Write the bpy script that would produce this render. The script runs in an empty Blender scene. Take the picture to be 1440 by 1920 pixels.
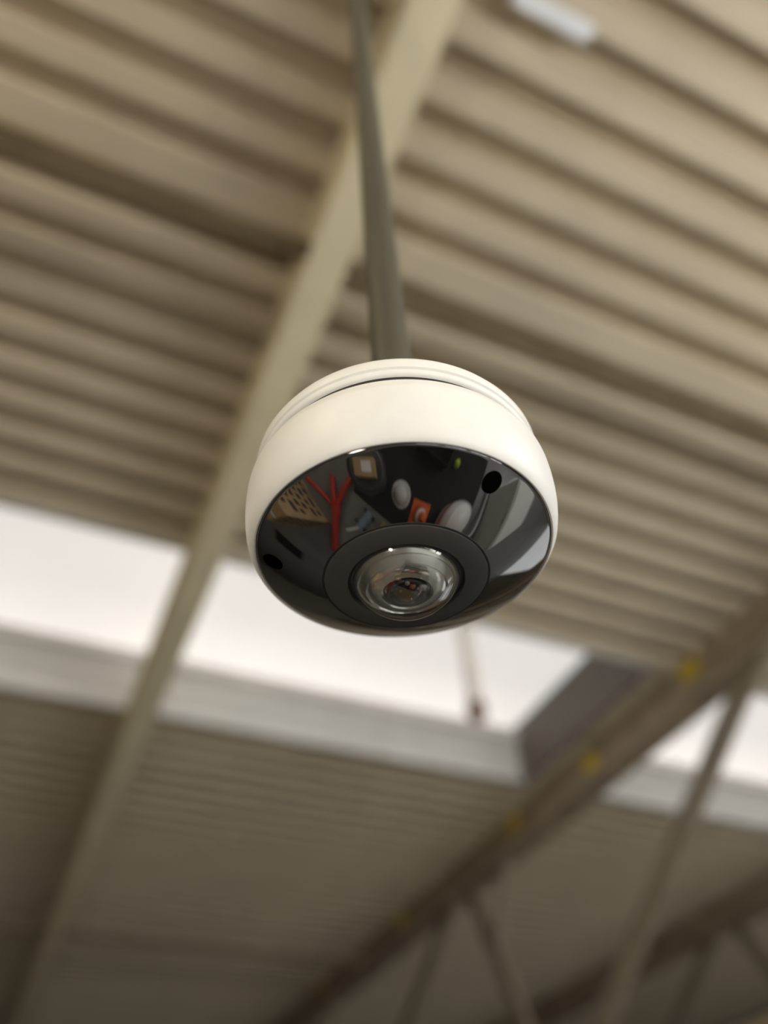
import bpy, bmesh, math, random
from mathutils import Vector, Matrix
random.seed(7)
C = bpy.context.scene.collection
PI = math.pi

# ---------------------------------------------------------------- camera
EYE = Vector((0.0, 0.0, 1.9))            # phone held at eye height, floor is z = 0
cam_d = bpy.data.cameras.new('photo_camera')
cam = bpy.data.objects.new('photo_camera', cam_d); C.objects.link(cam)
RT = Vector((0.91477, -0.40151, -0.04461))      # camera right
UP = Vector((-0.26524, -0.68021, 0.68334))      # camera up
FW = Vector((0.30471, 0.61327, 0.72874))        # looking up and forward
cam.matrix_world = Matrix(((RT.x, UP.x, -FW.x, EYE.x), (RT.y, UP.y, -FW.y, EYE.y),
                           (RT.z, UP.z, -FW.z, EYE.z), (0, 0, 0, 1)))
cam_d.sensor_fit = 'HORIZONTAL'; cam_d.sensor_width = 36.0
cam_d.lens = 36.0 * 1459.0 / 1440.0
cam_d.clip_start = 0.01; cam_d.clip_end = 200
cam_d.dof.use_dof = True
cam_d.dof.focus_distance = 0.350
cam_d.dof.aperture_fstop = 3.6
cam_d.dof.aperture_blades = 0
bpy.context.scene.camera = cam

# ---------------------------------------------------------------- world, exposure
W = bpy.data.worlds.new('hall_world'); bpy.context.scene.world = W; W.use_nodes = True
W.node_tree.nodes['Background'].inputs[0].default_value = (0.75, 0.78, 0.82, 1)
W.node_tree.nodes['Background'].inputs[1].default_value = 0.6
vs = bpy.context.scene.view_settings
vs.view_transform = 'Standard'; vs.look = 'None'; vs.gamma = 1.0; vs.use_curve_mapping = False
vs.exposure = 0.14
SKYLIGHT_E = 0.62      # emission of the translucent skylight panes
FILL_WINDOW_E = 6.5        # fill glow of the window band added behind the photographer
ADDED_DOOR_E = 0.8          # glow of the door added in the right wall
FILL_WORK_E = 58.0        # fill lamp added on a tripod
FILL_LAMP_E = 125.0         # linear lamps added as unseen fill

# ---------------------------------------------------------------- materials
def srgb(h):
    h = h.lstrip('#'); v = [int(h[i:i+2], 16)/255 for i in (0, 2, 4)]
    return tuple((c/12.92 if c <= 0.04045 else ((c+0.055)/1.055)**2.4) for c in v)
def mat(name, col, rough=0.5, metal=0.0, var=0.12, scale=6.0, bump=0.0, spec=0.5, coat=0.0, emit=0.0, stretch=(1, 1, 1)):
    m = bpy.data.materials.new(name); m.use_nodes = True
    nt = m.node_tree; N = nt.nodes; L = nt.links; b = N['Principled BSDF']
    c = srgb(col) if isinstance(col, str) else col
    tc = N.new('ShaderNodeTexCoord'); mp = N.new('ShaderNodeMapping'); mp.inputs['Scale'].default_value = stretch
    L.new(tc.outputs['Object'], mp.inputs['Vector'])
    nz = N.new('ShaderNodeTexNoise'); nz.inputs['Scale'].default_value = scale; nz.inputs['Detail'].default_value = 6
    L.new(mp.outputs['Vector'], nz.inputs['Vector'])
    rp = N.new('ShaderNodeValToRGB'); L.new(nz.outputs['Fac'], rp.inputs['Fac'])
    rp.color_ramp.elements[0].position = 0.3; rp.color_ramp.elements[1].position = 0.72
    rp.color_ramp.elements[0].color = tuple(x*(1-var) for x in c) + (1,)
    rp.color_ramp.elements[1].color = tuple(min(1, x*(1+var)) for x in c) + (1,)
    L.new(rp.outputs['Color'], b.inputs['Base Color'])
    b.inputs['Roughness'].default_value = rough; b.inputs['Metallic'].default_value = metal
    b.inputs['Specular IOR Level'].default_value = spec
    if coat: b.inputs['Coat Weight'].default_value = coat; b.inputs['Coat Roughness'].default_value = 0.03
    if emit:
        L.new(rp.outputs['Color'], b.inputs['Emission Color']); b.inputs['Emission Strength'].default_value = emit
    if bump:
        bp = N.new('ShaderNodeBump'); bp.inputs['Strength'].default_value = bump; bp.inputs['Distance'].default_value = 0.002
        L.new(nz.outputs['Fac'], bp.inputs['Height']); L.new(bp.outputs['Normal'], b.inputs['Normal'])
    return m

M = {}
M['deck'] = mat('painted_deck', (0.60, 0.52, 0.385), 0.55, var=0.08, scale=1.6)
M['beam'] = mat('beam_paint', (0.77, 0.69, 0.48), 0.5, var=0.08, scale=3)
M['truss'] = mat('truss_primer', (0.33, 0.26, 0.18), 0.55, var=0.25, scale=4)
M['truss_web'] = mat('truss_web_paint', (0.24, 0.205, 0.15), 0.55, var=0.15, scale=4)
M['bridging'] = mat('bridging_steel', (0.20, 0.155, 0.09), 0.55, var=0.15)
M['yellow'] = mat('yellow_paint', (0.62, 0.46, 0.015), 0.5, var=0.1)
M['curb'] = mat('curb_white', (0.50, 0.49, 0.46), 0.5, var=0.05)
M['curb_end'] = mat('curb_galvanised', (0.125, 0.105, 0.085), 0.6, metal=0.0, var=0.1)  # end curb, a darker colour than the other curbs
M['bar'] = mat('glazing_bar_alu', (0.55, 0.53, 0.5), 0.4, var=0.05)
M['pane'] = mat('skylight_sheet', (0.98, 0.94, 0.90), 0.4, var=0.015, scale=1.5, emit=SKYLIGHT_E)
M['window'] = mat('window_daylight', (1.0, 0.98, 0.95), 0.3, var=0.02, emit=FILL_WINDOW_E)
M['door_light'] = mat('door_daylight', (0.95, 0.97, 1.0), 0.3, var=0.02, emit=ADDED_DOOR_E)
M['lamp'] = mat('lamp_diffuser', (1.0, 0.97, 0.91), 0.4, var=0.01, emit=FILL_LAMP_E)
M['lamp_warm'] = mat('lamp_diffuser_warm', (1.0, 0.82, 0.55), 0.4, var=0.01, emit=FILL_LAMP_E*0.6)
M['work'] = mat('work_lamp_glass', (1.0, 0.90, 0.74), 0.4, var=0.01, emit=FILL_WORK_E)
M['housing'] = mat('lamp_housing', (0.8, 0.8, 0.78), 0.4, var=0.04)
M['steel'] = mat('galvanised_drop', (0.84, 0.82, 0.79), 0.45, var=0.08)
M['rust'] = mat('rusty_fitting', (0.27, 0.19, 0.16), 0.6, var=0.2)
M['pipe'] = mat('pole_grey', (0.075, 0.071, 0.055), 0.34, var=0.10, scale=30, stretch=(1, 1, 0.1))
M['wall'] = mat('wall_panel_paint', (0.26, 0.23, 0.18), 0.6, var=0.08, scale=1)
M['concrete'] = mat('concrete_floor', (0.26, 0.264, 0.27), 0.5, var=0.12, scale=1.2)
M['white'] = mat('camera_white', (0.85, 0.845, 0.815), 0.42, var=0.02, scale=60, spec=0.4)
M['gasket'] = mat('gasket_black', (0.012, 0.012, 0.011), 0.6, var=0.1)
M['gloss'] = mat('face_plate_black', (0.006, 0.006, 0.006), 0.03, var=0.05, spec=0.9, coat=1.0)
M['gloss'].node_tree.nodes['Principled BSDF'].inputs['IOR'].default_value = 1.95
M['hole'] = mat('hole_black', (0.002, 0.002, 0.002), 0.9, var=0.0, spec=0.0)
M['bezel'] = mat('bezel_grey', (0.065, 0.064, 0.062), 0.42, var=0.04, scale=80)
M['cup'] = mat('lens_cup_silver', (0.74, 0.73, 0.70), 0.14, metal=0.92, var=0.10, scale=60)
M['barrel'] = mat('lens_barrel_black', (0.025, 0.024, 0.023), 0.25, var=0.1, scale=60)
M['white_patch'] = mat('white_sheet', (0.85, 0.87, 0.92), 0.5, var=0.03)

def glass(name, col=(1, 1, 1), rough=0.0, ior=1.3):
    m = bpy.data.materials.new(name); m.use_nodes = True
    nt = m.node_tree; N = nt.nodes; L = nt.links
    b = N['Principled BSDF']; b.inputs['Base Color'].default_value = col + (1,)
    b.inputs['Transmission Weight'].default_value = 1.0; b.inputs['Roughness'].default_value = rough
    b.inputs['IOR'].default_value = ior
    return m
def thin_glass(name, ior, tint):
    m = bpy.data.materials.new(name); m.use_nodes = True
    nt = m.node_tree; N = nt.nodes; L = nt.links; N.remove(N['Principled BSDF'])
    tr_ = N.new('ShaderNodeBsdfTransparent'); tr_.inputs[0].default_value = tint + (1,)
    gl = N.new('ShaderNodeBsdfGlossy'); gl.inputs['Roughness'].default_value = 0.01
    lw = N.new('ShaderNodeLayerWeight'); lw.inputs['Blend'].default_value = 0.5        # Schlick reflectance, the same from both sides of the film
    pw = N.new('ShaderNodeMath'); pw.operation = 'POWER'; pw.inputs[1].default_value = 4.0; L.new(lw.outputs['Facing'], pw.inputs[0])
    f0 = ((ior-1)/(ior+1))**2
    fr = N.new('ShaderNodeMath'); fr.operation = 'MULTIPLY_ADD'; fr.inputs[1].default_value = 1-f0; fr.inputs[2].default_value = f0; L.new(pw.outputs[0], fr.inputs[0])
    mx = N.new('ShaderNodeMixShader'); L.new(fr.outputs[0], mx.inputs[0]); L.new(tr_.outputs[0], mx.inputs[1]); L.new(gl.outputs[0], mx.inputs[2])
    L.new(mx.outputs[0], N['Material Output'].inputs['Surface']); return m
M['dome'] = thin_glass('dome_clear', 1.95, (.97, .97, .96))
M['lens'] = thin_glass('lens_coated', 1.9, (.6, .5, .5))

# ---------------------------------------------------------------- mesh helpers
def obj(name, bm, m, parent=None, smooth=None):
    bmesh.ops.recalc_face_normals(bm, faces=bm.faces)
    me = bpy.data.meshes.new(name); bm.to_mesh(me); bm.free()
    return link(name, me, m, parent, smooth)
def link(name, me, m, parent=None, smooth=None):
    if m is not None and not me.materials: me.materials.append(M[m] if isinstance(m, str) else m)
    if smooth is not None:
        me.polygons.foreach_set('use_smooth', [True]*len(me.polygons))
        if smooth < 180: me.set_sharp_from_angle(angle=math.radians(smooth))
    o = bpy.data.objects.new(name, me); C.objects.link(o)
    if parent: o.parent = parent
    return o
def thing(name, label, cat, loc=(0, 0, 0), rotz=0.0, group=None):
    o = bpy.data.objects.new(name, None); C.objects.link(o); o.empty_display_size = 0.05
    o.location = loc; o.rotation_euler = (0, 0, rotz)
    tag(o, label, cat, group); return o
def tag(o, label, cat, group=None):
    o['label'] = label; o['category'] = cat
    if group: o['group'] = group
    return o
def structure(o, label=None):
    o['kind'] = 'structure'
    if label: o['label'] = label
    return o
def box(bm, x0, x1, y0, y1, z0, z1, bevel=0.0):
    r = bmesh.ops.create_cube(bm, size=1.0)
    bmesh.ops.scale(bm, vec=(x1-x0, y1-y0, z1-z0), verts=r['verts'])
    bmesh.ops.translate(bm, vec=((x0+x1)/2, (y0+y1)/2, (z0+z1)/2), verts=r['verts'])
    if bevel:
        es = list({e for v in r['verts'] for e in v.link_edges})
        bmesh.ops.bevel(bm, geom=es, offset=bevel, segments=2, affect='EDGES')
    return bm
def nb(): return bmesh.new()
def boxo(name, m, parent, *d, bevel=0.0): return obj(name, box(nb(), *d, bevel=bevel), m, parent)
def lathe(bm, prof, seg=96, cap0=False, cap1=False):
    rings = []
    for r, z in prof:
        if r < 1e-7: rings.append([bm.verts.new((0, 0, z))])
        else: rings.append([bm.verts.new((r*math.cos(2*PI*k/seg), r*math.sin(2*PI*k/seg), z)) for k in range(seg)])
    for a, b in zip(rings, rings[1:]):
        for k in range(seg):
            k2 = (k+1) % seg
            if len(a) == 1 and len(b) == 1: continue
            if len(a) == 1: bm.faces.new((a[0], b[k], b[k2]))
            elif len(b) == 1: bm.faces.new((a[k], b[0], a[k2]))
            else: bm.faces.new((a[k], b[k], b[k2], a[k2]))
    if cap0 and len(rings[0]) > 1: bm.faces.new(rings[0])
    if cap1 and len(rings[-1]) > 1: bm.faces.new(rings[-1])
    return bm
def tube(bm, pts, rad, seg=12, caps=True):
    """swept round tube through a list of points"""
    pts = [Vector(p) for p in pts]; rads = rad if isinstance(rad, (list, tuple)) else [rad]*len(pts)
    ref = None; rings = []
    for i, p in enumerate(pts):
        t = ((pts[min(i+1, len(pts)-1)] - pts[max(i-1, 0)])).normalized()
        if ref is None:
            ref = Vector((0, 0, 1)) if abs(t.z) < 0.9 else Vector((1, 0, 0))
        u = (ref - t*ref.dot(t)).normalized(); v = t.cross(u); ref = u
        rings.append([bm.verts.new(p + (u*math.cos(2*PI*k/seg) + v*math.sin(2*PI*k/seg))*rads[i]) for k in range(seg)])
    for a, b in zip(rings, rings[1:]):
        for k in range(seg): bm.faces.new((a[k], a[(k+1) % seg], b[(k+1) % seg], b[k]))
    if caps: bm.faces.new(rings[0]); bm.faces.new(rings[-1])
    return bm
def bez(pts, n=8):
    """Catmull-Rom through points"""
    P = [Vector(p) for p in pts]; out = []
    for i in range(len(P)-1):
        a, b, c, d = P[max(i-1, 0)], P[i], P[i+1], P[min(i+2, len(P)-1)]
        for k in range(n):
            t = k/n
            out.append(0.5*((2*b) + (c-a)*t + (2*a-5*b+4*c-d)*t*t + (3*b-a-3*c+d)*t**3))
    out.append(P[-1]); return out
def strut(bm, p0, p1, wx, wy):
    """rectangular bar from p0 to p1; wx = width along X, wy = width across in the Y-Z plane"""
    p0 = Vector(p0); p1 = Vector(p1); t = (p1-p0).normalized()
    u = Vector((1, 0, 0)); u = (u - t*u.dot(t)).normalized(); v = t.cross(u)
    vs_ = [bm.verts.new(p + u*sx*wx/2 + v*sy*wy/2) for p in (p0, p1) for sx, sy in ((-1, -1), (1, -1), (1, 1), (-1, 1))]
    for f in ((0, 1, 2, 3), (4, 5, 6, 7), (0, 1, 5, 4), (1, 2, 6, 5), (2, 3, 7, 6), (3, 0, 4, 7)):
        bm.faces.new([vs_[i] for i in f])
    return bm

# ================================================================ the hall
CZ = 4.9                                    # underside of the roof deck
X0, X1, Y0, Y1 = -6.11, 10.24, -6.0, 16.0   # inner faces of the walls
SUP = [-6.11, -2.84, 0.43, 3.70, 6.97, 10.24]   # lines of support for the deck
SKY_A, SKY_B = 3.186, 4.81                 # skylight openings, front and far edge

o = boxo('floor', 'concrete', None, X0-.2, X1+.2, Y0-.2, Y1+.2, -.2, 0); structure(o, 'smooth grey concrete floor of the hall')
for nm, d in (('wall_left', (X0-.2, X0, Y0-.2, Y1+.2, 0, CZ+.1)), ('wall_right', (X1, X1+.2, Y0-.2, Y1+.2, 0, CZ+.1)),
              ('wall_back', (X0, X1, Y1, Y1+.2, 0, CZ+.1))):
    structure(boxo(nm, 'wall', None, *d))
# front wall (behind the photographer) has a band of glowing windows added as fill light
wf = bpy.data.objects.new('wall_front', None); C.objects.link(wf); structure(wf)
boxo('wall_panel', 'wall', wf, X0, X1, Y0-.2, Y0, 0, .5); boxo('wall_panel', 'wall', wf, X0, X1, Y0-.2, Y0, 2.9, CZ+.1)
WX = [X0, -1.5, 0.3, 0.6, 2.4, 2.7, 4.5, 4.8, 6.6, X1]
for a, b in zip(WX[0::2], WX[1::2]): boxo('wall_panel', 'wall', wf, a, b, Y0-.2, Y0, .5, 2.9)
for n, (a, b) in enumerate(zip(WX[1:-1:2], WX[2::2])):
    wn = bpy.data.objects.new('window_%d' % (n+3), None); C.objects.link(wn); structure(wn)  # unseen window, added to throw light on the hall from behind
    boxo('pane', 'window', wn, a+.05, b-.05, Y0-.12, Y0-.10, 0.55, 2.85)  # glowing pane of the added fill window
    for q in ((a, a+.05, .5, 2.9), (b-.05, b, .5, 2.9), (a+.05, b-.05, .5, .55), (a+.05, b-.05, 2.85, 2.9), ((a+b)/2-.02, (a+b)/2+.02, .55, 2.85)):
        boxo('window_frame', 'bar', wn, q[0], q[1], Y0-.10, Y0-.02, q[2], q[3])

# ---- roof deck: trapezoidal sheets, ribs run along X, each sheet four ribs wide
PITCH, RIB_D = 0.2, 0.097
def deck_mesh(length, ribs):
    prof = []                                      # (y, z)
    for k in range(ribs):
        y = k*PITCH
        prof += [(y, 0), (y+.046, 0), (y+.042, RIB_D), (y+.158, RIB_D), (y+.154, 0)]
    prof.append((ribs*PITCH, 0))
    T = 0.0015
    bm = nb()
    top = [[bm.verts.new((x, y, z+T)) for y, z in prof] for x in (0, length)]
    bot = [[bm.verts.new((x, y, z)) for y, z in prof] for x in (0, length)]
    n = len(prof)
    for i in range(n-1):
        bm.faces.new((bot[0][i], bot[0][i+1], bot[1][i+1], bot[1][i])); bm.faces.new((top[0][i], top[1][i], top[1][i+1], top[0][i+1]))
        for s in (0, 1): bm.faces.new((bot[s][i], top[s][i], top[s][i+1], bot[s][i+1]))
    for i in (0, n-1): bm.faces.new((bot[0][i], bot[1][i], top[1][i], top[0][i]))
    bmesh.ops.recalc_face_normals(bm, faces=bm.faces)
    me = bpy.data.meshes.new('deck_panel'); bm.to_mesh(me); bm.free(); me.materials.append(M['deck']); return me
ceiling = bpy.data.objects.new('ceiling', None); C.objects.link(ceiling); structure(ceiling, 'tan corrugated steel roof deck with deep ribs')
LEN = SUP[1]-SUP[0]
dm = deck_mesh(LEN, 4)
fill = {}
def deck_panel(x, y, me):
    p = bpy.data.objects.new('deck_panel', me); C.objects.link(p); p.parent = ceiling; p.location = (x, y, CZ); return p
flat = lambda xa, xb, ya, yb: boxo('lap_strip', 'deck', ceiling, xa, xb, ya, yb, CZ, CZ+.0015)
rows = [1.186 - .8*(k+1) for k in range(9)] + [1.307, 2.107] + [SKY_B + .8*k for k in range(14)]
dm1 = deck_mesh(LEN, 1)
for x in SUP[:-1]:
    for y in rows: deck_panel(x, y, dm)
    deck_panel(x, 2.907, dm1)
    flat(x, x+LEN, 1.186, 1.307); flat(x, x+LEN, 3.107, SKY_A)
# over the end bays there is deck between the skylight ends too
SK1 = (-2.84, 3.47); SK2 = (4.15, 9.6)
def fillpan(xa, xb):
    me = deck_mesh(xb-xa, 4); deck_panel(xa, SKY_A, me); me2 = deck_mesh(xb-xa, 4); deck_panel(xa, SKY_B-.8, me2)
fillpan(SUP[0], SK1[0]); fillpan(SK1[1], SK2[0]); fillpan(SK2[1], SUP[5])
# roofing over the deck keeps daylight out of the sheet joints
roof = bpy.data.objects.new('roof', None); C.objects.link(roof); structure(roof)
boxo('roof_board', 'wall', roof, X0-.2, X1+.2, Y0-.2, SKY_A-.05, CZ+.1, CZ+.2)
boxo('roof_board', 'wall', roof, X0-.2, X1+.2, SKY_B+.05, Y1+.2, CZ+.1, CZ+.2)
for a, b in ((X0-.2, SK1[0]-.05), (SK1[1]+.05, SK2[0]-.05), (SK2[1]+.05, X1+.2)):
    boxo('roof_board', 'wall', roof, a, b, SKY_A-.05, SKY_B+.05, CZ+.1, CZ+.2)

# ---- skylights: white upstand around the opening, frame, translucent sheets on top
def skylight(n, xa, xb):
    w = bpy.data.objects.new('window_%d' % n, None); C.objects.link(w); structure(w, 'white translucent skylight strip set on a pale upstand')
    zt = CZ+.47
    boxo('curb', 'curb', w, xa-.04, xb+.04, SKY_B, SKY_B+.04, CZ-.012, zt)
    boxo('curb', 'curb', w, xa-.04, xb+.04, SKY_A-.04, SKY_A, CZ-.012, zt)
    boxo('curb', 'curb', w, xa-.04, xa, SKY_A, SKY_B, CZ-.012, zt)
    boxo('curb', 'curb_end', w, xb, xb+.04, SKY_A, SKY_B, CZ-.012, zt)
    boxo('curb_rail', 'bar', w, xa, xb, SKY_B-.05, SKY_B, zt-.12, zt-.06)
    boxo('curb_rail', 'curb', w, xa, xb, SKY_B-.015, SKY_B, CZ+.20, CZ+.215)
    nP = 1; step = (xb-xa)/nP
    for k in range(nP):
        boxo('pane', 'pane', w, xa+k*step+.012, xa+(k+1)*step-.012, SKY_A, SKY_B, zt, zt+.02)
        if k: boxo('glazing_bar', 'bar', w, xa+k*step-.012, xa+k*step+.012, SKY_A, SKY_B, zt, zt+.03)
skylight(1, *SK1); skylight(2, *SK2)

# ---- I-beams along Y under the deck
def ibeam(x, label):
    t = thing('roof_beam', label, 'beam', (x, 0, 0))
    zb = CZ-.35
    boxo('bottom_flange', 'beam', t, -.073, .073, Y0+.01, Y1-.01, zb, zb+.014, bevel=.003)
    boxo('top_flange', 'beam', t, -.073, .073, Y0+.01, Y1-.01, CZ-.016, CZ-.002)
    boxo('web', 'beam', t, -.005, .005, Y0+.01, Y1-.01, zb+.014, CZ-.016)
    return t
ibeam(0.43, 'long tan steel beam crossing the skylight behind the hanging camera')
ibeam(-2.84, 'tan steel roof beam along the closed end of the first skylight')

# ---- girder truss along Y
def truss(x, label, zt, zb, ynodes):
    t = thing('roof_truss', label, 'truss', (x, 0, 0))
    def chord(nm, z0, z1):
        # two angles back to back: upright legs and an outstanding flat leg
        for s in (-1, 1):
            a = nb(); box(a, min(s*.02, s*.035), max(s*.02, s*.035), Y0+.01, Y1-.01, z0, z1); box(a, min(s*.035, s*.115), max(s*.035, s*.115), Y0+.01, Y1-.01, z0 if nm == 'bottom_chord' else z0, z0+.016)
            obj(nm, a, 'truss', t)
    chord('top_chord', zt-.29, zt); chord('bottom_chord', zb, zb+.2)
    prev = None
    for i, y in enumerate(ynodes):
        z = zt-.12 if i % 2 == 0 else zb+.1
        if prev: obj('web_member', strut(nb(), prev, (0, y, z), .036, .15), 'truss_web', t)
        if prev and i % 2 == 0 and y < 12:
            q = Vector(prev).lerp(Vector((0, y, z)), .62)
            obj('sub_strut', strut(nb(), (0, y-.85, z), q, .036, .06), 'truss_web', t)
        prev = (0, y, z)
    return t
ns = [y for k in range(5) for y in (-5.7 + 4*k, -2.6 + 4*k)] + [14.3]
tr = truss(3.70, 'deep open web roof truss with yellow marks on its top chord', CZ-.002, 1.9+.85, ns)
for y, dz in ((3.03, 0), (4.2, -.05), (5.33, 0), (7.6, 0), (9.9, 0)):
    boxo('yellow_mark', 'yellow', tr, -.041, -.035, y-.08, y+.08, CZ-.135+dz, CZ-.015+dz)
truss(6.75, 'second open web roof truss standing beyond the one with yellow marks', CZ-.002, 1.9+.85, ns)
    
# ---- bridging channels between the beams
def bridging(x0, x1, y, z, label, group):
    a = nb(); box(a, x0, x1, y-.030, y+.030, z, z+.005); box(a, x0, x1, y-.030, y-.025, z, z+.04); box(a, x0, x1, y+.025, y+.030, z, z+.04)
    o = obj('bridging_channel', a, 'bridging', None); tag(o, label, 'channel', group)
bridging(-2.83, .424, 1.222, CZ-.24, 'brown bridging channel on the shaded side of the long beam', None)
bridging(.436, 3.58, 1.222, CZ-.24, 'brown bridging channel between the long beam and the truss', None)
bridging(-2.83, .424, 8.3, CZ-.30, 'brown bridging channel beyond the skylight meeting the long beam from the open side', None)
bridging(.436, 3.58, 8.3, CZ-.30, 'brown bridging channel beyond the skylight between long beam and truss', None)

# ---- sprinkler drop by the skylight edge
t = thing('pipe_drop', 'pale vertical pipe drop with brown end hanging under the skylight edge', 'pipe', (2.11, 3.24, 4.3))
obj('pipe', lathe(nb(), [(.045, .03), (.045, .585)], 16, True, True), 'steel', t, 40)
obj('end_fitting', lathe(nb(), [(.02, -.05), (.05, -.04), (.06, 0), (.055, .05), (.046, .06)], 16, True, True), 'rust', t, 40)
boxo('hanger_plate', 'steel', t, -.05, .05, -.052, .05, .585, .597)

# ---- pale patch on the deck flat, painting a lamp reflection
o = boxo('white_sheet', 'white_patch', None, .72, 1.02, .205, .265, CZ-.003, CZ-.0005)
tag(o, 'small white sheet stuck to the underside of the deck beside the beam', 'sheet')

# ---- unseen linear lamps added behind the photographer as fill light
def lamp(x, y, z, m, label, L_=1.5):
    t = thing('linear_lamp', label, 'lamp', (x, y, z))
    boxo('housing', 'housing', t, -L_/2, L_/2, -.018, .018, .036, .07)
    obj('diffuser', lathe(nb(), [(.035, -L_/2+.02), (.035, L_/2-.02)], 16, True, True), m, t, 40).rotation_euler = (0, PI/2, 0)
    for s in (-1, 1):
        boxo('end_cap', 'housing', t, min(s*(L_/2-.02), s*(L_/2)), max(s*(L_/2-.02), s*L_/2), -.04, .04, -.04, .07)
        obj('suspension_wire', tube(nb(), [(s*.5, 0, .07), (s*.5, 0, CZ-z)], .003, 6), 'steel', t)
lamp(2.3, -1.1, 3.1, 'lamp', 'lit linear lamp hung near the row of windows')
lamp(5.4, -1.6, 3.1, 'lamp', 'lit linear lamp hung beyond the truss')
lamp(-2.3, -.5, 4.0, 'lamp_warm', 'warm lit linear lamp hung on the closed side of the long beam')

# ---- unseen tripod lamp added to brighten the left of the camera body
t = thing('work_lamp', 'lit work lamp on a tripod tilted up towards the roof', 'lamp', (-1.45, -.95, 0))
obj('pole', tube(nb(), [(0, 0, .35), (0, 0, 1.55)], .016, 12), 'truss', t, 40)
for k in range(3):
    a = 2*PI*k/3+.4
    obj('leg', tube(nb(), [(0, 0, .75), (.4*math.cos(a), .4*math.sin(a), .012)], .012, 10), 'truss', t, 40)
aim = (Vector((.12, .23, 2.5)) - Vector((-1.45, -.95, 1.66))).normalized()
hq = Vector((0, 0, 1)).rotation_difference(aim).to_euler()
hb = nb(); box(hb, -.18, .18, -.15, .15, -.07, 0, bevel=.012)
head = obj('head', hb, 'yellow', t); head.location = (0, 0, 1.66); head.rotation_euler = hq
boxo('lamp_glass', 'work', head, -.16, .16, -.13, .13, 0, .006)
for s_ in (-1, 1): boxo('yoke', 'truss', t, s_*.185-.006, s_*.185+.006, -.015, .015, 1.54, 1.68)
boxo('yoke_bar', 'truss', t, -.19, .19, -.015, .015, 1.535, 1.55)

# ================================================================ pole and camera
R = 0.0690
FP = Vector((0.1251, 0.2335, 1.9+0.2527))       # centre of the face plate rim
# pole
pole = thing('ceiling_pole', 'grey steel pole dropping from the roof deck to the white camera', 'pole', (FP.x+.005, FP.y+.004, FP.z))
obj('tube', lathe(nb(), [(.0128, .052), (.0128, CZ-FP.z-.02)], 40, True, True), 'pipe', pole, 40)
obj('ceiling_flange', lathe(nb(), [(.012, CZ-FP.z-.06), (.016, CZ-FP.z-.055), (.016, CZ-FP.z-.012), (.05, CZ-FP.z-.01), (.05, CZ-FP.z-.001)], 40, True, True), 'pipe', pole, 40)

cam3 = thing('security_camera', 'round white ceiling camera with glossy black face and clear lens dome', 'camera', FP)
TILT = math.radians(3.8)                        # the camera hangs a little off plumb
hd = Vector((FP.x, FP.y)).normalized()
cam3.rotation_euler = Vector((0, 0, -1)).rotation_difference(Vector((hd.x*math.sin(TILT), hd.y*math.sin(TILT), -math.cos(TILT)))).to_euler()
def arc(r0, z0, r1, z1, n, bulge):
    out = []
    for i in range(n+1):
        t = i/n; dx, dz = r1-r0, z1-z0; l = math.hypot(dx, dz); b = 4*t*(1-t)*bulge
        out.append((r0+dx*t + dz/l*b, z0+dz*t - dx/l*b))
    return out
S = lambda prof: [(r*R, z*R) for r, z in prof]
# lower cover: white shell from the lip by the face plate up to the parting gap
cover = S([(0.998, .04), (0.998, .012), (1.003, .004), (1.012, .002), (1.020, .008), (1.034, .028), (1.056, .07), (1.070, .13), (1.081, .20), (1.087, .28), (1.088, .36), (1.084, .44),
           (1.079, .475), (1.072, .487), (1.050, .545), (1.040, .560), (1.033, .564), (1.020, .564), (.95, .556), (.94, .5), (.94, .10), (.990, .04)])
body = obj('body_shell', lathe(nb(), cover, 160), 'white', cam3, 28)
gk = obj('gasket', lathe(nb(), S([(.93, .50), (.99, .50), (.99, .66), (.93, .66)]), 128, True, True), 'gasket', cam3, 30)
upper = S([(0.0, .614), (.96, .614), (1.004, .614), (1.014, .618), (1.026, .626), (1.036, .640), (1.038, .655), (1.030, .664), (1.032, .674), (1.046, .684), (1.050, .70), (1.046, .76), (1.022, .81), (1.0, .835), (.90, .85), (.3, .86), (0, .86)])
mb = obj('mount_base', lathe(nb(), upper, 160), 'white', cam3, 28)
mb.rotation_euler = Vector((0, 0, -1)).rotation_difference(Vector((-hd.x*.034, -hd.y*.034, -1)).normalized()).to_euler()   # the shell sags open on one side
obj('pole_collar', lathe(nb(), S([(.15, .86), (.22, .86), (.22, .90), (.19, .93), (.15, .93)]), 48), 'white', cam3, 30)
# glossy black face plate, a shallow dome
face = [(.997, .022), (.9965, .012), (.993, .003), (.986, -.004)] + arc(0.978, -.009, 0.550, -.225, 60, -.009)
def plate_z(r):
    for (ra, za), (rb, zb) in zip(face, face[1:]):
        if rb <= r <= ra: f = (r-ra)/(rb-ra); return za+(zb-za)*f
    return face[-1][1]
plate = obj('face_plate', lathe(nb(), S([(.985, .03), (.995, .03)] + face + [(.546, -.212)]), 200), 'gloss', cam3, 28)
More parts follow.
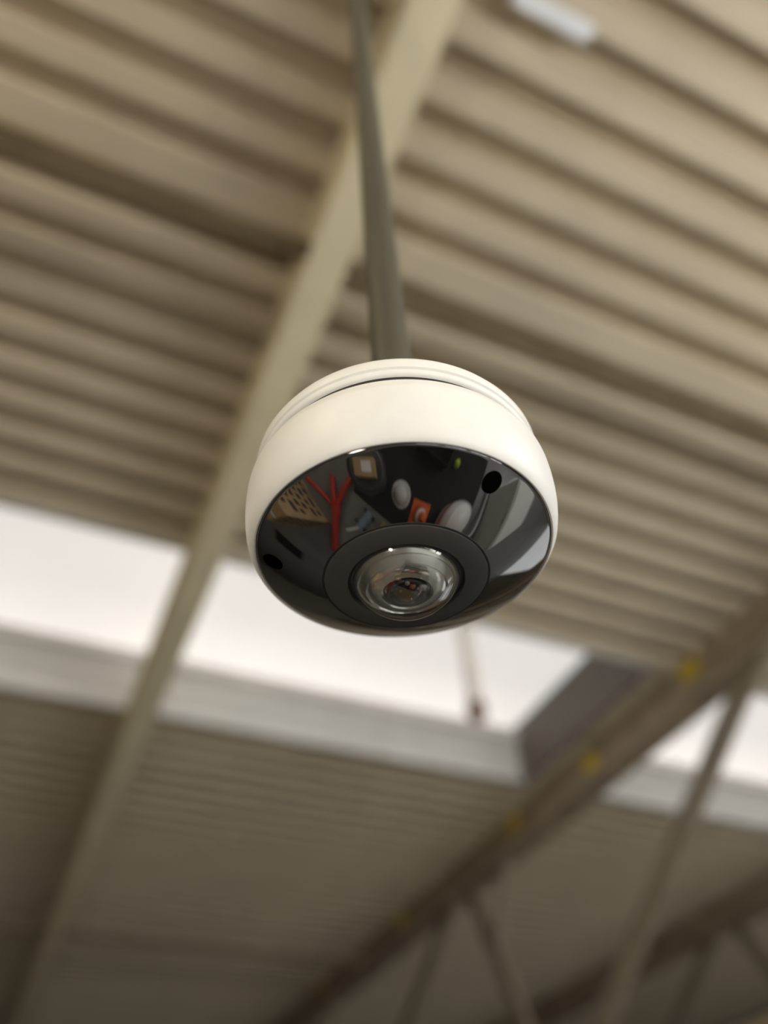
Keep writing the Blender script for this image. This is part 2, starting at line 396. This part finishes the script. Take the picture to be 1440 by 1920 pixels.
# two screw holes sunk in the plate
def screw_hole(r, ang, rad):
    bm = nb(); n0 = 24
    rings = []
    cen = Vector((r*math.cos(ang), r*math.sin(ang)))
    for q in range(6):
        rr = rad*q/5; ring = []
        for k in range(n0 if q else 1):
            a = 2*PI*k/n0; p = cen + Vector((math.cos(a), math.sin(a)))*rr
            ring.append(bm.verts.new((p.x*R, p.y*R, (plate_z(p.length) - .0035)*R)))
        rings.append(ring)
    for a, b in zip(rings, rings[1:]):
        for k in range(n0):
            k2 = (k+1) % n0
            if len(a) == 1: bm.faces.new((a[0], b[k], b[k2]))
            else: bm.faces.new((a[k], b[k], b[k2], a[k2]))
    h = obj('screw_hole', bm, 'hole', plate, 60); h['label'] = 'round black screw hole'
    return h
HOLES = ((.885, math.radians(-78), .066), (.885, math.radians(158.6), .066))
for r_, a_, d_ in HOLES: screw_hole(r_, a_, d_)
# bezel ring around the dome
obj('seam_ring', lathe(nb(), S([(.556, -.22), (.556, -.2285), (.544, -.2305), (.544, -.212)]), 128), 'gasket', cam3, 30)
obj('lens_bezel', lathe(nb(), S([(.542, -.212), (.542, -.229), (.539, -.233), (.529, -.236), (.398, -.256), (.389, -.254), (.385, -.246), (.381, -.15), (.393, -.10)]), 160), 'bezel', cam3, 28)
obj('dome_seat', lathe(nb(), S([(.381, -.230), (.355, -.225), (.35, -.12)]), 128), 'gasket', cam3, 30)
# inner cup and lens barrel
obj('lens_cup', lathe(nb(), S([(.352, -.225), (.345, -.245), (.325, -.27), (.312, -.265), (.30, -.28), (.27, -.31), (.258, -.302), (.245, -.315), (.205, -.34), (.17, -.345), (.16, -.33), (.15, -.29), (.138, -.285), (0, -.27)]), 128), 'cup', cam3, 25)
br = obj('lens_barrel', lathe(nb(), S([(.137, -.285), (.137, -.330), (.13, -.342), (.118, -.342), (.110, -.325), (.098, -.332), (.09, -.315), (.0, -.305)]), 96), 'barrel', cam3, 25)
obj('lens_element', lathe(nb(), S([(.0, -.382), (.03, -.378), (.065, -.362), (.092, -.336), (.088, -.32), (0, -.32)]), 64), 'lens', br, 40)
def cap(rb, zb, h, n):                       # spherical cap below zb
    rs = (rb*rb+h*h)/(2*h); c = zb-h+rs; a1 = math.asin(min(1, rb/rs)); a1 = a1 if h <= rb else PI-a1
    return [(rs*math.sin(a1*i/n), c-rs*math.cos(a1*i/n)) for i in range(n+1)]
outer = cap(.368, -.235, .235, 32); inner = cap(.352, -.235, .222, 32)
obj('dome_window', lathe(nb(), S(outer + inner[::-1]), 128), 'dome', cam3, 28)

# ================================================================ things on the floor (seen mirrored in the face plate)
M['card'] = mat('cardboard', (0.47, 0.33, 0.18), 0.75, var=0.1, scale=8)
M['ink'] = mat('print_ink', (0.06, 0.045, 0.03), 0.7, var=0.1)
M['red'] = mat('red_paint', (0.62, 0.045, 0.025), 0.35, var=0.08)
M['bin'] = mat('bin_plastic', (0.05, 0.052, 0.058), 0.4, var=0.1)
M['paper'] = mat('paper_white', (0.86, 0.86, 0.88), 0.6, var=0.02)
M['helmet'] = mat('helmet_shell', (0.82, 0.82, 0.85), 0.25, var=0.03)
M['rubber'] = mat('black_rubber', (0.010, 0.010, 0.010), 0.8, var=0.2, scale=30)
M['lime'] = mat('lime_plastic', (0.42, 0.62, 0.03), 0.4, var=0.05)
M['grey'] = mat('grey_plastic', (0.42, 0.43, 0.45), 0.35, var=0.05)
M['wood'] = mat('pallet_wood', (0.30, 0.23, 0.10), 0.7, var=0.25, scale=5, stretch=(.4, 4, 4))
M['orange'] = mat('cone_orange', (0.80, 0.16, 0.03), 0.45, var=0.05)
M['blue'] = mat('blue_grey_paint', (0.25, 0.36, 0.48), 0.4, var=0.05)
M['chest'] = mat('chest_white', (0.86, 0.89, 0.90), 0.35, var=0.02)

# tall printed carton
t = thing('cardboard_box', 'tall brown carton with dark printed rows standing behind the red stand', 'box', (-1.36, 1.58, 0), math.radians(24))
boxo('carton', 'card', t, -.38, .38, -.36, .36, 0, 1.0, bevel=.006)
for s in (-1, 1): boxo('top_flap', 'card', t, -.378, .378, min(s*.004, s*.358), max(s*.004, s*.358), 1.0, 1.006)
boxo('packing_tape', 'paper', t, -.378, .378, -.03, .03, 1.006, 1.0075)
for face_i in range(2):
    for row in range(6):
        w0 = -.30
        while w0 < .24:
            w1 = min(.30, w0 + random.uniform(.07, .2)); z = .14 + row*.14
            if face_i == 0: boxo('print_mark', 'ink', t, w0, w1, -.3625, -.36, z, z+.075)
            else: boxo('print_mark', 'ink', t, .38, .3825, w0, w1, z, z+.075)
            w0 = w1 + .05
# red tripod stand, folded over on its side
t = thing('red_stand', 'red tubular stand lying on the concrete with three legs spread', 'stand', (-.80, .98, 0))
obj('post', tube(nb(), [(0, 0, .09), (.06, .5, .075), (.12, 1.10, .055)], .052, 16), 'red', t, 40)
obj('post_hub', tube(nb(), [(-.01, -.10, .10), (.02, .10, .095)], .075, 20), 'red', t, 40)
for p in ((-.55, -.04, .16), (-.20, -.42, .05), (.10, -.66, .05)):
    obj('leg', tube(nb(), bez([(0, 0, .10), (p[0]*.45, p[1]*.5, .10), (p[0]*.9, p[1]*.9, p[2]), (p[0], p[1], p[2]-.005)], 5), .042, 12), 'red', t, 40)
# blue clamp on the floor between stand and bin
t = thing('blue_jack', 'small blue-grey floor jack lying between red stand and pallet', 'jack', (-.36, .78, 0), 1.9)
boxo('frame', 'blue', t, -.2, .2, -.05, .05, .03, .10, bevel=.01)
obj('handle', tube(nb(), [(.18, 0, .08), (.42, .05, .2)], .016, 10), 'steel', t, 40)
for sx in (-.15, .15):
    for sy in (-.07, .07):
        obj('wheel', lathe(nb(), [(0, -.015), (.035, -.015), (.035, .015), (0, .015)], 20), 'rubber', t, 40)
        w = t.children[-1]; w.rotation_euler = (PI/2, 0, 0); w.location = (sx, sy, .035)
# bin with carton on it
t = thing('round_bin', 'dark grey tapered plastic bin with a rolled rim', 'bin', (-.36, .12, .0125))
obj('tub', lathe(nb(), [(0, .005), (.18, .0), (.19, .01), (.225, .62), (.215, .62), (.182, .02), (0, .015)], 40), 'bin', t, 35)
obj('rim', lathe(nb(), [(.222, .60), (.238, .605), (.242, .62), (.238, .636), (.222, .64), (.214, .62), (.222, .60)], 40), 'bin', t, 60)
obj('lid', lathe(nb(), [(0, .64), (.20, .636), (.218, .625), (.218, .641), (.2, .655), (0, .665)], 40), 'bin', t, 35)
t = thing('small_carton', 'small open tan carton lying on the dark bin lid', 'box', (-.34, .13, .678), math.radians(-30))
boxo('carton', 'card', t, -.12, .12, -.08, .08, 0, .10, bevel=.003)
boxo('paper_label', 'paper', t, -.03, .08, -.05, .04, .10, .1012)
# black mat added in place of the photographer's dark reflection, and crate
o = boxo('rubber_mat', 'rubber', None, -.64, 1.65, -1.35, .52, 0, .012, bevel=.004); tag(o, 'black rubber mat on the concrete under the camera', 'mat')
o = boxo('dark_sheet', 'rubber', None, -1.95, -1.2, 3.6, 4.4, 0, .01, bevel=.003); tag(o, 'dark rubber sheet lying alone on the open concrete', 'mat')  # flat dark patch in place of a shadow on the floor
t = thing('storage_crate', 'black plastic storage crate standing on the rubber mat', 'crate', (.45, -.62, .012), .2)
for q in ((-.28, .28, -.20, -.19), (-.28, .28, .19, .20), (-.28, -.27, -.19, .19), (.27, .28, -.19, .19)): boxo('side_panel', 'rubber', t, *q, .0, .30)
boxo('bottom_panel', 'rubber', t, -.27, .27, -.19, .19, 0, .01)
t = thing('lime_ball', 'lime green ball resting on the rubber mat', 'ball', (.92, -.5, .012+.06))
obj('ball', lathe(nb(), [(.06*math.sin(PI*i/16), -.06*math.cos(PI*i/16)) for i in range(17)], 24), 'lime', t, 180)
obj('seam', lathe(nb(), [(.0603*math.cos(a), .0603*math.sin(a)) for a in (-.06, 0, .06)], 32), 'paper', t, 180)
# helmet on pallet
pt = thing('wood_pallet', 'worn wooden pallet with open deck boards', 'pallet', (.35, 1.03, 0), .12)
for k in range(7): boxo('deck_board', 'wood', pt, -.5, .5, -.4+k*.118, -.4+k*.118+.09, .10, .12)
for k in range(3): boxo('bearer', 'wood', pt, -.5+k*.45, -.4+k*.45, -.4, .398, .0, .10)
t = thing('safety_helmet', 'white safety helmet lying on the rubber mat beside the dark bin', 'helmet', (.10, .10, .0122))
obj('shell', lathe(nb(), [(.135*math.cos(PI/2*i/10), .02+.12*math.sin(PI/2*i/10)) for i in range(11)], 32), 'helmet', t, 60)
obj('brim', lathe(nb(), [(.13, .0), (.165, .0), (.168, .008), (.135, .022)], 32), 'helmet', t, 40)
t = thing('paint_tin', 'small yellow paint tin on the wooden pallet', 'tin', (0.0, .78, .12))
obj('can', lathe(nb(), [(0, 0), (.07, 0), (.07, .15), (.066, .155), (0, .152)], 28), 'yellow', t, 40)
obj('tin_lid', lathe(nb(), [(0, .1525), (.055, .1525), (.06, .158), (.0, .158)], 28), 'steel', t, 40)
# traffic cone
t = thing('traffic_cone', 'orange traffic cone with one white band', 'cone', (.50, .22, .012))
boxo('base', 'orange', t, -.17, .17, -.17, .17, 0, .03, bevel=.008)
cone = obj('cone', lathe(nb(), [(.13, .03), (.03, .48), (.0, .49)], 28), 'orange', t, 40)
obj('band', lathe(nb(), [(.0935, .20), (.0655, .326)], 28), 'paper', cone, 40)
# grey canister vacuum with red stripe
t = thing('canister_vacuum', 'grey canister vacuum with a red stripe and black wheels', 'vacuum', (1.08, .22, .012))
obj('drum', lathe(nb(), [(0, .05), (.2, .06), (.24, .12), (.25, .40), (.23, .42), (0, .42)], 40), 'grey', t, 35)
obj('motor_head', lathe(nb(), [(.235, .42), (.24, .46), (.2, .58), (.1, .64), (0, .65)], 40), 'helmet', t, 35)
obj('stripe', lathe(nb(), [(.2515, .30), (.2525, .36)], 40), 'red', t, 40)
for a in (0.6, 2.2, 3.7, 5.3):
    obj('wheel', lathe(nb(), [(0, -.02), (.045, -.02), (.045, .02), (0, .02)], 20), 'rubber', t, 40)
    w = t.children[-1]; w.rotation_euler = (PI/2, 0, a); w.location = (.23*math.cos(a), .23*math.sin(a), .045)
obj('hose', tube(nb(), bez([(.22, .1, .34), (.40, .25, .42), (.68, .22, .30), (.82, -.15, .08), (.78, -.5, .035)], 8), .032, 12), 'grey', t, 40)
# white chest
t = thing('storage_chest', 'large white storage chest with a rounded lid', 'chest', (2.45, .25, 0), -.25)
boxo('chest_body', 'chest', t, -.35, .35, -.55, .55, .02, .68, bevel=.02)
boxo('lid', 'chest', t, -.37, .37, -.57, .57, .685, .78, bevel=.025)
boxo('handle', 'grey', t, -.40, -.37, -.1, .1, .70, .73, bevel=.005)
for sx in (-.28, .28):
    for sy in (-.48, .48): boxo('foot', 'rubber', t, sx-.04, sx+.04, sy-.04, sy+.04, 0, .02)
# glowing roller door added for bright streaks mirrored in the face plate
d = bpy.data.objects.new('door_1', None); C.objects.link(d); structure(d, 'wide translucent roller door lit by daylight')
for k in range(5): boxo('door_panel', 'door_light', d, X1-.05, X1-.02, 2.6, 6.4, .05+k*.5, .53+k*.5)
for q in ((2.5, 2.6), (6.4, 6.5)): boxo('door_frame', 'bar', d, X1-.08, X1-.001, q[0], q[1], 0, 2.6)
